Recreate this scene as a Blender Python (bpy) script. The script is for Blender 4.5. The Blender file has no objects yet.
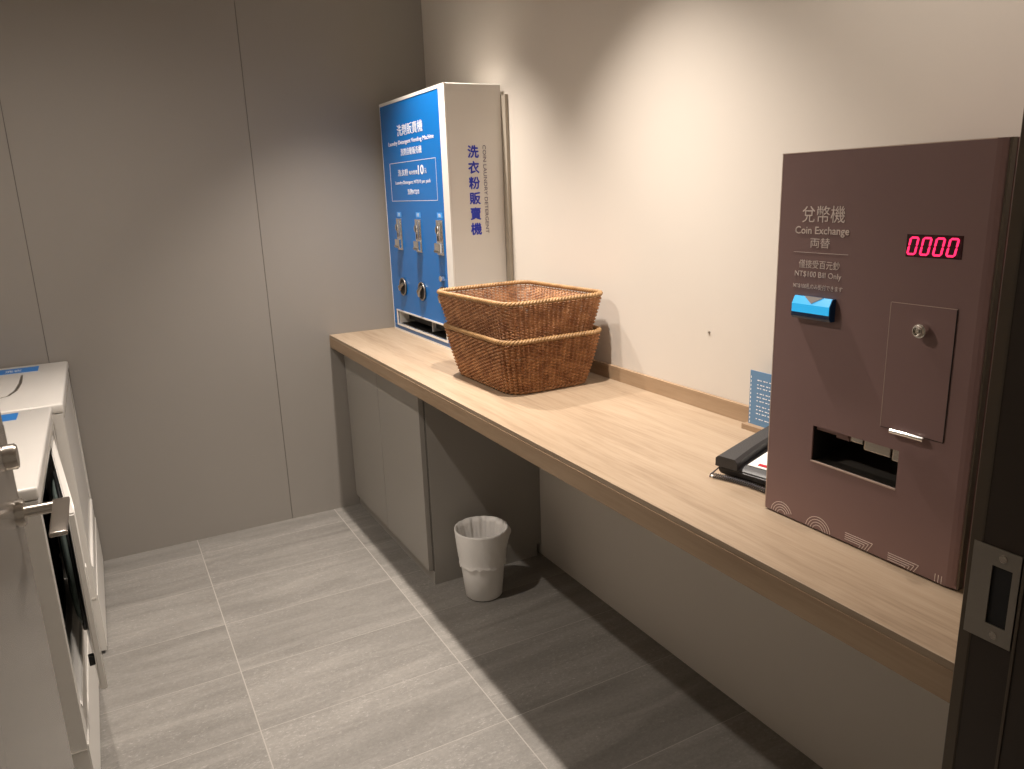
import bpy, bmesh, math, random
from mathutils import Vector, Matrix, Euler
random.seed(7)
S = bpy.context.scene
COL = S.collection
PI = math.pi

# ------------------------------------------------------------------ camera
fw = Vector((0.4575567, 0.85459104, -0.24559321)); rt = Vector((0.87704049, -0.47923853, -0.03362146)); up = Vector((0.14643033, 0.20001147, 0.96878975))
cd = bpy.data.cameras.new('camera'); cam = bpy.data.objects.new('camera', cd); COL.objects.link(cam)
cd.sensor_width = 36; cd.lens = 758.99 / 1024 * 36; cd.clip_start = 0.02
m = Matrix((rt, up, -fw)).transposed().to_4x4(); m.translation = Vector((-1.35859, -3.22597, 1.37075)); cam.matrix_world = m
S.camera = cam

# ------------------------------------------------------------------ world, lights, exposure
CEIL = 2.42
w = bpy.data.worlds.new('world'); S.world = w; w.use_nodes = True
w.node_tree.nodes['Background'].inputs[0].default_value = (1.0, 0.86, 0.7, 1)
w.node_tree.nodes['Background'].inputs[1].default_value = 0.10
WARM = (1.0, 0.895, 0.80)
def spot(name, loc, power, size=150, blend=0.7, r=0.022):
    l = bpy.data.lights.new(name, 'SPOT'); l.energy = power; l.color = WARM; l.spot_size = math.radians(size); l.spot_blend = blend; l.shadow_soft_size = r
    o = bpy.data.objects.new(name, l); COL.objects.link(o); o.location = loc; return o
LAMPS = [(-0.480, -0.66, 86, 84), (-0.495, -1.62, 80, 87), (-1.46, -1.36, 35, 158), (-0.34, -2.46, 13, 125)]
for i, (x, y, p, s) in enumerate(LAMPS):
    spot('downlight_beam', (x, y, CEIL - 0.022), p, s, 1.0)
S.view_settings.view_transform = 'Standard'; S.view_settings.look = 'None'
S.view_settings.gamma = 1; S.view_settings.use_curve_mapping = False
S.view_settings.exposure = 1.15

# ------------------------------------------------------------------ materials
def new_mat(name):
    m = bpy.data.materials.new(name); m.use_nodes = True
    return m, m.node_tree.nodes, m.node_tree.links, m.node_tree.nodes['Principled BSDF']
def mat(name, col, rough=0.5, metal=0.0, var=0.06, scale=8.0, bump=0.0, bscale=120.0, emit=None, estr=0.0, coat=0.0, trans=0.0, ior=1.45, spec=0.5):
    m, N, L, b = new_mat(name)
    b.inputs['Roughness'].default_value = rough; b.inputs['Metallic'].default_value = metal
    b.inputs['Coat Weight'].default_value = coat; b.inputs['Transmission Weight'].default_value = trans; b.inputs['IOR'].default_value = ior
    b.inputs['Specular IOR Level'].default_value = spec
    tc = N.new('ShaderNodeTexCoord'); nz = N.new('ShaderNodeTexNoise'); nz.inputs['Scale'].default_value = scale; nz.inputs['Detail'].default_value = 4
    L.new(tc.outputs['Object'], nz.inputs['Vector'])
    cr = N.new('ShaderNodeMix'); cr.data_type = 'RGBA'
    cr.inputs[6].default_value = tuple(c * (1 - var) for c in col) + (1,); cr.inputs[7].default_value = tuple(min(1, c * (1 + var)) for c in col) + (1,)
    L.new(nz.outputs['Fac'], cr.inputs[0]); L.new(cr.outputs[2], b.inputs['Base Color'])
    if bump:
        n2 = N.new('ShaderNodeTexNoise'); n2.inputs['Scale'].default_value = bscale; n2.inputs['Detail'].default_value = 3
        L.new(tc.outputs['Object'], n2.inputs['Vector'])
        bp = N.new('ShaderNodeBump'); bp.inputs['Strength'].default_value = bump; bp.inputs['Distance'].default_value = 0.002
        L.new(n2.outputs['Fac'], bp.inputs['Height']); L.new(bp.outputs[0], b.inputs['Normal'])
    if emit:
        b.inputs['Emission Color'].default_value = tuple(emit) + (1,); b.inputs['Emission Strength'].default_value = estr
    return m

def wood_mat(name, c0, c1, c2, gdir):
    m, N, L, b = new_mat(name)
    b.inputs['Roughness'].default_value = 0.48
    tc = N.new('ShaderNodeTexCoord')
    def nz(scale, det, rough=0.6, dist=0.0):
        mp = N.new('ShaderNodeMapping'); mp.inputs['Scale'].default_value = scale
        L.new(tc.outputs['Object'], mp.inputs['Vector'])
        n = N.new('ShaderNodeTexNoise'); n.inputs['Scale'].default_value = 1; n.inputs['Detail'].default_value = det
        n.inputs['Roughness'].default_value = rough; n.inputs['Distortion'].default_value = dist
        L.new(mp.outputs[0], n.inputs['Vector']); return n
    g = (lambda a, l: (a, l, a)) if gdir == 'y' else (lambda a, l: (l, a, a))
    n1 = nz(g(14, 1.4), 6, 0.62, 0.6); n2 = nz(g(110, 5), 4, 0.7); n3 = nz(g(3.0, 0.7), 3)
    r = N.new('ShaderNodeValToRGB'); e = r.color_ramp.elements
    e[0].position = 0.30; e[0].color = c0 + (1,); e[1].position = 0.72; e[1].color = c2 + (1,)
    x = e.new(0.5); x.color = c1 + (1,)
    a = N.new('ShaderNodeMath'); a.operation = 'MULTIPLY_ADD'; a.inputs[1].default_value = 0.45; L.new(n2.outputs['Fac'], a.inputs[0])
    h = N.new('ShaderNodeMath'); h.operation = 'MULTIPLY'; h.inputs[1].default_value = 0.55; L.new(n1.outputs['Fac'], h.inputs[0]); L.new(h.outputs[0], a.inputs[2])
    L.new(a.outputs[0], r.inputs[0])
    mx = N.new('ShaderNodeMix'); mx.data_type = 'RGBA'; mx.blend_type = 'MULTIPLY'; mx.inputs[0].default_value = 0.35
    r3 = N.new('ShaderNodeValToRGB'); r3.color_ramp.elements[0].color = (0.72, 0.68, 0.62, 1); r3.color_ramp.elements[0].position = .35; r3.color_ramp.elements[1].position = .65
    L.new(n3.outputs['Fac'], r3.inputs[0]); L.new(r.outputs[0], mx.inputs[6]); L.new(r3.outputs[0], mx.inputs[7]); L.new(mx.outputs[2], b.inputs['Base Color'])
    bp = N.new('ShaderNodeBump'); bp.inputs['Strength'].default_value = 0.12; bp.inputs['Distance'].default_value = 0.001
    L.new(n2.outputs['Fac'], bp.inputs['Height']); L.new(bp.outputs[0], b.inputs['Normal'])
    return m

def floor_mat():
    m, N, L, b = new_mat('grey_stone_tile')
    tc = N.new('ShaderNodeTexCoord')
    def math_(op, a, bb=None, c=None):
        n = N.new('ShaderNodeMath'); n.operation = op
        for i, v in enumerate((a, bb, c)):
            if v is None: continue
            if isinstance(v, (int, float)): n.inputs[i].default_value = v
            else: L.new(v, n.inputs[i])
        return n.outputs[0]
    sp = N.new('ShaderNodeSeparateXYZ'); L.new(tc.outputs['Object'], sp.inputs[0])
    u = math_('DIVIDE', math_('ADD', sp.outputs[0], 1.155 + 0.584 * 8), 0.584)
    v = math_('DIVIDE', math_('ADD', sp.outputs[1], 0.150 + 0.302 * 12), 0.302)
    fu = math_('FRACT', u); fv = math_('FRACT', v); iu = math_('FLOOR', u); iv = math_('FLOOR', v)
    du = math_('MULTIPLY', math_('MINIMUM', fu, math_('SUBTRACT', 1.0, fu)), 0.584)
    dv = math_('MULTIPLY', math_('MINIMUM', fv, math_('SUBTRACT', 1.0, fv)), 0.302)
    d = math_('MINIMUM', du, math_('MULTIPLY', dv, 1.5))
    gr = math_('LESS_THAN', d, 0.0016)
    # per tile random
    cb = N.new('ShaderNodeCombineXYZ'); L.new(iu, cb.inputs[0]); L.new(iv, cb.inputs[1])
    wn = N.new('ShaderNodeTexWhiteNoise'); wn.noise_dimensions = '2D'; L.new(cb.outputs[0], wn.inputs['Vector'])
    off = N.new('ShaderNodeVectorMath'); off.operation = 'SCALE'; off.inputs['Scale'].default_value = 7.0; L.new(wn.outputs['Color'], off.inputs[0])
    ad = N.new('ShaderNodeVectorMath'); ad.operation = 'ADD'; L.new(tc.outputs['Object'], ad.inputs[0]); L.new(off.outputs[0], ad.inputs[1])
    def nz(scale, rotz, det, rough, dist=0.0, src=None):
        mp = N.new('ShaderNodeMapping'); mp.inputs['Scale'].default_value = scale; mp.inputs['Rotation'].default_value = (0, 0, rotz)
        L.new((src or ad).outputs[0] if src is None else src, mp.inputs['Vector'])
        n = N.new('ShaderNodeTexNoise'); n.inputs['Scale'].default_value = 1; n.inputs['Detail'].default_value = det
        n.inputs['Roughness'].default_value = rough; n.inputs['Distortion'].default_value = dist
        L.new(mp.outputs[0], n.inputs['Vector']); return n.outputs['Fac']
    vein = nz((1.8, 14, 5), -0.16, 7, 0.62, 0.9)
    big = nz((1.3, 5, 2), -0.16, 4, 0.5, 0.5)
    fine = nz((85, 110, 60), 0, 6, 0.85)
    speck = nz((75, 150, 42), 0.25, 6, 0.8)
    t = math_('ADD', math_('MULTIPLY', vein, 0.40), math_('ADD', math_('MULTIPLY', big, 0.22), math_('MULTIPLY', fine, 0.38)))
    r = N.new('ShaderNodeValToRGB'); e = r.color_ramp.elements
    e[0].position = 0.32; e[0].color = (0.125, 0.117, 0.105, 1); e[1].position = 0.68; e[1].color = (0.32, 0.302, 0.275, 1)
    x = e.new(0.5); x.color = (0.21, 0.199, 0.182, 1)
    L.new(t, r.inputs[0])
    sm = math_('MULTIPLY', math_('MULTIPLY', math_('SUBTRACT', math_('MULTIPLY', speck, math_('MULTIPLY_ADD', big, 0.3, 0.85)), 0.565), 10.0), 0.45)
    m1 = N.new('ShaderNodeMix'); m1.data_type = 'RGBA'; L.new(math_('MINIMUM', math_('MAXIMUM', sm, 0.0), 0.42), m1.inputs[0]); L.new(r.outputs[0], m1.inputs[6]); m1.inputs[7].default_value = (0.5, 0.48, 0.45, 1)
    tv = math_('MULTIPLY_ADD', wn.outputs['Value'], 0.10, 0.95)
    m2 = N.new('ShaderNodeMix'); m2.data_type = 'RGBA'; m2.blend_type = 'MULTIPLY'; m2.inputs[0].default_value = 1
    cc = N.new('ShaderNodeCombineXYZ'); [L.new(tv, cc.inputs[i]) for i in range(3)]
    L.new(m1.outputs[2], m2.inputs[6]); L.new(cc.outputs[0], m2.inputs[7])
    m3 = N.new('ShaderNodeMix'); m3.data_type = 'RGBA'; L.new(gr, m3.inputs[0]); L.new(m2.outputs[2], m3.inputs[6]); m3.inputs[7].default_value = (0.345, 0.325, 0.295, 1)
    L.new(m3.outputs[2], b.inputs['Base Color'])
    L.new(math_('MULTIPLY_ADD', fine, 0.25, 0.33), b.inputs['Roughness'])
    h = math_('SUBTRACT', math_('MULTIPLY', vein, 0.5), math_('MULTIPLY', gr, 0.6))
    h = math_('ADD', h, math_('MULTIPLY', fine, 0.35))
    bp = N.new('ShaderNodeBump'); bp.inputs['Strength'].default_value = 0.35; bp.inputs['Distance'].default_value = 0.0015
    L.new(h, bp.inputs['Height']); L.new(bp.outputs[0], b.inputs['Normal'])
    return m

M = {}
M['floor'] = floor_mat()
M['cream'] = mat('cream_wall_paint', (0.635, 0.590, 0.528), 0.75, var=0.03, scale=1.5, bump=0.05, bscale=300)
M['taupe'] = mat('taupe_wall_laminate', (0.278, 0.256, 0.230), 0.55, var=0.05, scale=1.3, bump=0.06, bscale=180)
M['groove'] = mat('dark_joint', (0.10, 0.09, 0.078), 0.8)
M['ceil'] = mat('white_ceiling_paint', (0.75, 0.73, 0.70), 0.9, var=0.02)
M['cab'] = mat('taupe_cabinet_laminate', (0.335, 0.315, 0.285), 0.5, var=0.03, scale=2)
M['black'] = mat('black_void', (0.008, 0.007, 0.007), 0.6)
M['wood'] = wood_mat('light_oak_laminate', (0.225, 0.155, 0.098), (0.365, 0.274, 0.188), (0.44, 0.347, 0.252), 'y')
M['wood_edge'] = wood_mat('oak_edge_band', (0.27, 0.175, 0.10), (0.36, 0.25, 0.155), (0.43, 0.31, 0.205), 'y')
M['frame'] = mat('bronze_door_frame', (0.11, 0.088, 0.066), 0.38, 0.55, var=0.1)
M['frame_dark'] = mat('dark_brown_jamb', (0.030, 0.020, 0.013), 0.45, var=0.1)
M['leaf'] = mat('grey_satin_door_leaf', (0.27, 0.25, 0.225), 0.24, 0.25, var=0.06, scale=3)
M['steel'] = mat('brushed_stainless', (0.62, 0.57, 0.51), 0.26, 1.0, var=0.08, scale=40)
M['steel_dull'] = mat('dull_stainless', (0.36, 0.33, 0.29), 0.42, 1.0, var=0.08, scale=60)
M['chrome'] = mat('chrome', (0.90, 0.88, 0.84), 0.2, 1.0, var=0.05)
M['white'] = mat('white_enamel', (0.80, 0.775, 0.73), 0.28, var=0.02, coat=0.3)
M['white_side'] = mat('white_powder_coat', (0.70, 0.675, 0.63), 0.4, var=0.02)
M['blue'] = mat('glossy_blue_panel', (0.003, 0.155, 0.52), 0.25, var=0.05, scale=3, coat=0.3)
M['blue_dim'] = mat('blue_lower_panel', (0.03, 0.13, 0.36), 0.3, var=0.05)
M['blue_tape'] = mat('blue_label_tape', (0.02, 0.20, 0.60), 0.45)
M['ink_white'] = mat('white_print', (0.80, 0.82, 0.86), 0.5, var=0.01)
M['ink_blue'] = mat('deep_blue_print', (0.018, 0.04, 0.48), 0.5)
M['ink_grey'] = mat('thin_grey_print', (0.12, 0.10, 0.16), 0.5)
M['brown'] = mat('brown_powder_coat', (0.245, 0.152, 0.142), 0.38, var=0.06, scale=5, bump=0.05, bscale=500)
M['brown_print'] = mat('pale_pink_print', (0.80, 0.68, 0.62), 0.5)
M['brown_line'] = mat('pale_edge_tone', (0.58, 0.45, 0.38), 0.4, 0.3)  # pale tone that paints edge highlights on the coin changer
M['red_window'] = mat('dark_red_window', (0.035, 0.006, 0.008), 0.2)
M['led'] = mat('red_led', (0.6, 0.02, 0.05), 0.4, emit=(1.0, 0.02, 0.10), estr=1.0)
M['cyan'] = mat('lit_cyan_plastic', (0.02, 0.22, 0.42), 0.25, emit=(0.02, 0.42, 0.80), estr=0.38)
M['navy'] = mat('dark_navy_plastic', (0.006, 0.035, 0.10), 0.3)
M['grey_pl'] = mat('grey_plastic', (0.22, 0.20, 0.19), 0.5)
M['phone'] = mat('charcoal_plastic', (0.035, 0.035, 0.037), 0.38, bump=0.15, bscale=900)
M['paper'] = mat('white_paper', (0.82, 0.82, 0.78), 0.7, var=0.02)
M['red'] = mat('red_mark', (0.5, 0.01, 0.03), 0.5)
M['card'] = mat('blue_grey_card', (0.12, 0.24, 0.40), 0.55, var=0.1, scale=12)
M['bin'] = mat('white_bin_plastic', (0.86, 0.84, 0.81), 0.42, var=0.02)
M['bag'] = mat('thin_white_bag_film', (0.86, 0.84, 0.81), 0.35, var=0.04, bump=0.6, bscale=55)
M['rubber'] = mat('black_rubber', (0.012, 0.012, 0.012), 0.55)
M['glass'] = mat('greenish_door_glass', (0.55, 0.68, 0.63), 0.08, var=0.01, trans=0.55, ior=1.45)
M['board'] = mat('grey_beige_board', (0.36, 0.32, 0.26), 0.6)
def wicker(name, a, b_):
    m, N, L, b = new_mat(name); b.inputs['Roughness'].default_value = 0.5
    tc = N.new('ShaderNodeTexCoord'); n = N.new('ShaderNodeTexNoise'); n.inputs['Scale'].default_value = 35; n.inputs['Detail'].default_value = 2
    L.new(tc.outputs['Object'], n.inputs['Vector']); r = N.new('ShaderNodeValToRGB'); r.color_ramp.elements[0].position = .32; r.color_ramp.elements[1].position = .68
    r.color_ramp.elements[0].color = a + (1,); r.color_ramp.elements[1].color = b_ + (1,); L.new(n.outputs['Fac'], r.inputs[0]); L.new(r.outputs[0], b.inputs['Base Color'])
    return m
M['wicker'] = wicker('brown_wicker', (0.24, 0.095, 0.034), (0.47, 0.235, 0.10))
M['wicker_rim'] = wicker('golden_wicker_rim', (0.25, 0.135, 0.05), (0.38, 0.225, 0.095))

# ------------------------------------------------------------------ helpers
def gl(o):
    v = Vector((0, 0, 0))
    while o is not None: v += o.location; o = o.parent
    return v
def obj(name, bm, m, parent=None, local=False, smooth=False, label=None):
    me = bpy.data.meshes.new(name)
    if parent is not None and not local:
        bmesh.ops.translate(bm, verts=bm.verts, vec=-gl(parent))
    bmesh.ops.recalc_face_normals(bm, faces=bm.faces)
    bm.to_mesh(me); bm.free()
    for k in (m if isinstance(m, (list, tuple)) else [m]): me.materials.append(k)
    if smooth:
        for p in me.polygons: p.use_smooth = True
        if smooth is not True: me.set_sharp_from_angle(angle=math.radians(smooth))
    o = bpy.data.objects.new(name, me); COL.objects.link(o)
    if parent is not None: o.parent = parent
    if label: o['label'] = label
    return o
def thing(name, label, cat, loc=(0, 0, 0), rotz=0, group=None):
    o = bpy.data.objects.new(name, None); COL.objects.link(o); o.empty_display_size = 0.05
    o.location = loc; o.rotation_euler = (0, 0, rotz); o['label'] = label; o['category'] = cat
    if group: o['group'] = group
    return o
def struct(name, bm, m, **k):
    o = obj(name, bm, m, **k); o['kind'] = 'structure'; return o
def box(bm, x0, x1, y0, y1, z0, z1, bev=0.0, seg=2):
    g = bmesh.ops.create_cube(bm, size=1); vs = g['verts']
    for v in vs:
        v.co = Vector(((x0 + x1) / 2 + v.co.x * (x1 - x0), (y0 + y1) / 2 + v.co.y * (y1 - y0), (z0 + z1) / 2 + v.co.z * (z1 - z0)))
    if bev:
        es = list({e for v in vs for e in v.link_edges})
        bmesh.ops.bevel(bm, geom=es, offset=bev, segments=seg, affect='EDGES', profile=0.5)
    return bm
def bx(*a, **k): return box(bmesh.new(), *a, **k)
def frame_from(d):
    d = d.normalized(); a = Vector((0, 0, 1)) if abs(d.z) < 0.9 else Vector((1, 0, 0))
    s = d.cross(a).normalized(); return s, s.cross(d).normalized()
def tube(bm, pts, r, n=8, closed=False, flat=1.0, caps=True, upv=None):
    pts = [Vector(p) for p in pts]; rings = []; N = len(pts)
    for i, p in enumerate(pts):
        if closed: d = pts[(i + 1) % N] - pts[i - 1]
        else: d = pts[min(i + 1, N - 1)] - pts[max(i - 1, 0)]
        if upv is not None:
            s = d.cross(Vector(upv)).normalized(); t = s.cross(d).normalized()
        else: s, t = frame_from(d)
        rr = r[i] if isinstance(r, (list, tuple)) else r
        rings.append([bm.verts.new(p + s * (rr * math.cos(2 * PI * k / n)) + t * (rr * flat * math.sin(2 * PI * k / n))) for k in range(n)])
    for i in range(N if closed else N - 1):
        a = rings[i]; b = rings[(i + 1) % N]
        for k in range(n): bm.faces.new((a[k], a[(k + 1) % n], b[(k + 1) % n], b[k]))
    if caps and not closed:
        bm.faces.new(rings[0][::-1]); bm.faces.new(rings[-1])
    return bm
def cyl(bm, c, axis, r, h, n=32, r2=None, bev=0.0):
    axis = Vector(axis).normalized(); g = bmesh.ops.create_cone(bm, cap_ends=True, segments=n, radius1=r, radius2=r if r2 is None else r2, depth=h)
    vs = g['verts']; q = Vector((0, 0, 1)).rotation_difference(axis).to_matrix()
    if bev:
        es = [e for e in {e for v in vs for e in v.link_edges} if len([f for f in e.link_faces if len(f.verts) > 4]) == 1]
        res = bmesh.ops.bevel(bm, geom=es, offset=bev, segments=2, affect='EDGES')
        vs = list({v for v in res['verts']} | {v for v in vs if v.is_valid})
    for v in vs: v.co = q @ v.co + Vector(c)
    return bm
def lathe(bm, prof, c, n=48, fn=None):
    rings = []
    for i, (r, z) in enumerate(prof):
        ring = []
        for k in range(n):
            a = 2 * PI * k / n; rr, zz = (r, z) if fn is None else fn(i, a, r, z)
            ring.append(bm.verts.new((c[0] + rr * math.cos(a), c[1] + rr * math.sin(a), c[2] + zz)))
        rings.append(ring)
    for i in range(len(rings) - 1):
        for k in range(n): bm.faces.new((rings[i][k], rings[i][(k + 1) % n], rings[i + 1][(k + 1) % n], rings[i + 1][k]))
    return bm, rings
def plate(bm, us, vs, holes, f, t):
    """grid plate with rectangular holes; f(u, v, d) gives a point, d = depth 0..t"""
    nu, nv = len(us) - 1, len(vs) - 1
    fill = lambda i, j: 0 <= i < nu and 0 <= j < nv and (i, j) not in holes
    V = {}
    def P(i, j, d):
        if (i, j, d) not in V: V[(i, j, d)] = bm.verts.new(f(us[i], vs[j], t * d))
        return V[(i, j, d)]
    for i in range(nu):
        for j in range(nv):
            if not fill(i, j): continue
            for d in (0, 1): bm.faces.new((P(i, j, d), P(i + 1, j, d), P(i + 1, j + 1, d), P(i, j + 1, d)))
            if not fill(i - 1, j): bm.faces.new((P(i, j, 0), P(i, j + 1, 0), P(i, j + 1, 1), P(i, j, 1)))
            if not fill(i + 1, j): bm.faces.new((P(i + 1, j, 0), P(i + 1, j + 1, 0), P(i + 1, j + 1, 1), P(i + 1, j, 1)))
            if not fill(i, j - 1): bm.faces.new((P(i, j, 0), P(i + 1, j, 0), P(i + 1, j, 1), P(i, j, 1)))
            if not fill(i, j + 1): bm.faces.new((P(i, j + 1, 0), P(i + 1, j + 1, 0), P(i + 1, j + 1, 1), P(i, j + 1, 1)))
    return bm
def prism(bm, poly, z0, z1, f=lambda a, b, h: (a, b, h)):
    lo = [bm.verts.new(f(a, b, z0)) for a, b in poly]; hi = [bm.verts.new(f(a, b, z1)) for a, b in poly]; n = len(poly)
    bm.faces.new(lo[::-1]); bm.faces.new(hi)
    for i in range(n): bm.faces.new((lo[i], lo[(i + 1) % n], hi[(i + 1) % n], hi[i]))
    return bm
NX = Matrix(((0, 0, -1), (-1, 0, 0), (0, 1, 0)))      # text plane facing -x (reads towards -y)
NY = Matrix(((1, 0, 0), (0, 0, -1), (0, 1, 0)))       # facing -y
NZ = Matrix(((1, 0, 0), (0, 1, 0), (0, 0, 1)))
def lettering(text, origin, rot, height, width, m, parent, bold=0.0, name='lettering', local=False, spin=0.0, extra=None):
    """text scaled to fill a width x height box whose lower left corner is at origin"""
    cu = bpy.data.curves.new('txt', 'FONT'); cu.body = text; cu.size = 1; cu.extrude = 0.004; cu.resolution_u = 3
    o = bpy.data.objects.new('txt', cu); COL.objects.link(o)
    bpy.context.view_layer.update()
    dg = bpy.context.evaluated_depsgraph_get(); me = bpy.data.meshes.new_from_object(o.evaluated_get(dg)); me.name = name
    bpy.data.objects.remove(o); bpy.data.curves.remove(cu)
    if bold:
        b0 = bmesh.new(); 
        for k, (ddx, ddy) in enumerate(((-1, 0), (1, 0), (0, -1), (0, 1), (0, 0))):
            n0 = len(b0.verts); b0.from_mesh(me); b0.verts.ensure_lookup_table()
            for v in b0.verts[n0:]: v.co += Vector((ddx * bold, ddy * bold, 0.0006 * k))
        b0.to_mesh(me); b0.free()
    xs = [v.co.x for v in me.vertices]; ys = [v.co.y for v in me.vertices]
    x0, x1, y0, y1 = min(xs), max(xs), min(ys), max(ys)
    sx = width / (x1 - x0); sy = height / (y1 - y0); org = Vector(origin) - (Vector((0, 0, 0)) if local else gl(parent))
    sm = Matrix.Rotation(spin, 3, 'Z')
    for v in me.vertices:
        p = sm @ Vector(((v.co.x - x0) * sx, (v.co.y - y0) * sy, v.co.z * 0.05 + 0.0003))
        v.co = rot @ p + org
    me.materials.clear(); me.materials.append(m)
    q = bpy.data.objects.new(name, me); COL.objects.link(q); q.parent = parent
    return q

# ------------------------------------------------------------------ the room
XL, YN = -2.22, -2.784          # left wall, door wall (inner face)
struct('floor', bx(XL - 0.1, 0.1, -4.2, 0.1, -0.08, 0), M['floor'])
struct('ceiling', bx(XL - 0.1, 0.1, -4.2, 0.1, CEIL, CEIL + 0.08), M['ceil'])
ceiling = bpy.data.objects['ceiling']
struct('wall_right', bx(0, 0.1, -4.2, 0.1, 0, CEIL), M['cream'])
struct('wall_left', bx(XL - 0.1, XL, -4.2, 0.1, 0, CEIL), M['cream'])
bm = bmesh.new(); g = 0.0011; seams = [XL, -1.563, -0.758, 0.0]
for a, b in zip(seams[:-1], seams[1:]): box(bm, a + g, b - g, 0, 0.02, 0, CEIL)
wb = struct('wall_back', bm, M['taupe'])
obj('joint_backing', bx(XL, 0, 0.003, 0.1, 0, CEIL), M['groove'], wb)
DX0, DX1, DH = -1.56, -0.552, 2.12     # doorway
struct('wall_front', plate(bmesh.new(), [XL, DX0 - 0.03, DX1 + 0.03, 0.0], [0, DH + 0.03, CEIL], {(1, 0)}, lambda u, v, d: (u, YN - 0.001 - d, v), 0.165), M['cream'])
# door frame: a rebated metal profile on both sides and across the top
bm = bmesh.new()
prof = [(-0.552, -2.784), (-0.552, -2.845), (-0.558, -2.845), (-0.558, -2.955), (-0.49, -2.955), (-0.49, -2.784)]
prism(bm, prof, 0, DH + 0.06)
fr = struct('trim_1', bm, M['frame_dark'])
obj('frame_facing', prism(bmesh.new(), [(-0.552, -2.7838), (-0.5535, -2.785), (-0.5535, -2.7965), (-0.552, -2.798)], 0, DH), M['frame'], fr)
obj('stop_highlight', bx(-0.5592, -0.5575, -2.8475, -2.8445, 0, DH), M['frame'], fr)  # lighter bead paints the thin highlight on the stop corner
bm = bmesh.new(); box(bm, DX0 - 0.08, DX0 - 0.01, -2.955, -2.79, 0, DH + 0.06); struct('trim_2', bm, M['frame_dark'])
bm = bmesh.new(); box(bm, DX0 - 0.01, -0.552, -2.955, -2.79, DH, DH + 0.06); struct('trim_3', bm, M['frame_dark'])
# strike plate on the rebate
sx = -0.5528
sp = obj('strike_plate', plate(bmesh.new(), [-2.790, -2.812, -2.833, -2.8405], [0.872, 0.893, 0.962, 0.983], {(1, 1)}, lambda u, v, d: (sx - 0.0018 + d, u, v), 0.0016), M['steel_dull'], fr, label='dull steel strike plate with rectangular latch hole')
obj('latch_hole', bx(sx + 0.0002, sx + 0.0006, -2.833, -2.812, 0.893, 0.962), M['black'], sp)
for z in (0.8815, 0.973):
    b = cyl(bmesh.new(), (sx - 0.0018, -2.822, z), (1, 0, 0), 0.0042, 0.0016, 20); obj('screw', b, M['steel'], sp, smooth=40)

# ------------------------------------------------------------------ open door leaf with lever handle
leaf = struct('door_1', bx(-1.565, -1.52, -2.785, -1.865, 0.008, DH - 0.005, bev=0.0015), M['leaf'])
hy, hz = -1.925, 0.925
rose = obj('rose', cyl(bmesh.new(), (-1.514, hy, hz), (1, 0, 0), 0.0215, 0.012, 40, bev=0.002), M['steel'], leaf, smooth=40)
bm = bmesh.new(); tube(bm, [(-1.51, hy, hz), (-1.49, hy, hz), (-1.466, hy, hz)], 0.0088, 20)
box(bm, -1.471, -1.448, -2.062, hy + 0.010, hz + 0.002, hz + 0.009, bev=0.002, seg=3)
obj('lever', bm, M['steel'], leaf, smooth=40)
bm = bmesh.new(); cyl(bm, (-1.512, hy, 1.014), (1, 0, 0), 0.0195, 0.018, 40, bev=0.002)
obj('lock_cylinder', bm, M['steel'], leaf, smooth=40)
bm = bmesh.new(); box(bm, -1.5655, -1.5195, -1.8652, -1.8640, 0.89, 1.05); obj('lock_faceplate', bm, M['steel_dull'], leaf)

# ------------------------------------------------------------------ counter, cabinet
CT, CB, CD = 0.80, 0.745, 0.519
wt = thing('worktop', 'long light oak worktop running the length of the cream wall', 'counter', (-0.26, -1.375, CB))
obj('top_panel', bx(-CD + 0.001, 0, YN, -0.001, CT - 0.012, CT, bev=0.0008), M['wood'], wt)
obj('front_edge', bx(-CD, -0.01, YN, -0.001, CB, CT - 0.0122), M['wood_edge'], wt)
obj('backsplash', bx(-0.012, -0.0005, YN, -0.001, CT, 0.843, bev=0.0008), M['wood_edge'], wt)
cb = thing('base_cabinet', 'low taupe two-door cabinet under the far end of the worktop', 'cabinet', (-0.22, -0.44, 0))
obj('carcass', bx(-0.446, -0.001, -0.885, -0.001, 0.048, CB - 0.001), M['cab'], cb)
obj('gap_shade', bx(-0.4468, -0.4455, -0.884, -0.002, 0.05, CB - 0.002), M['groove'], cb)  # dark sheet behind the doors paints the shade in their gaps
obj('plinth', bx(-0.449, -0.02, -0.885, -0.001, 0, 0.0485), M['cab'], cb)
obj('door', bx(-0.465, -0.447, -0.4380, -0.012, 0.052, CB - 0.006, bev=0.001), M['cab'], cb)
obj('door', bx(-0.465, -0.447, -0.872, -0.4420, 0.052, CB - 0.006, bev=0.001), M['cab'], cb)

# ------------------------------------------------------------------ detergent vending machine
vx, v0, v1, vz0, vz1 = -0.229, -0.704, -0.038, CT, 1.7406
vm = thing('detergent_vending_machine', 'tall white box with blue front panel, coin slots and lettering, standing on the oak worktop', 'vending machine', (-0.12, -0.37, CT))
bm = bmesh.new(); t = 0.012; xb = -0.013
box(bm, vx + 0.002, xb, v0, v0 + t, vz0, vz1, bev=0.003); box(bm, vx + 0.002, xb, v1 - t, v1, vz0, vz1, bev=0.003)
box(bm, vx + 0.0035, xb - 0.001, v0 + 0.0125, v1 - 0.0125, vz1 - t, vz1 - 0.0005); box(bm, vx + 0.006, xb, v0 + 0.004, v1 - 0.004, vz0, vz0 + t); box(bm, xb - 0.01, xb, v0 + t, v1 - t, vz0, vz1 - t)
obj('body', bm, M['white_side'], vm)
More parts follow.
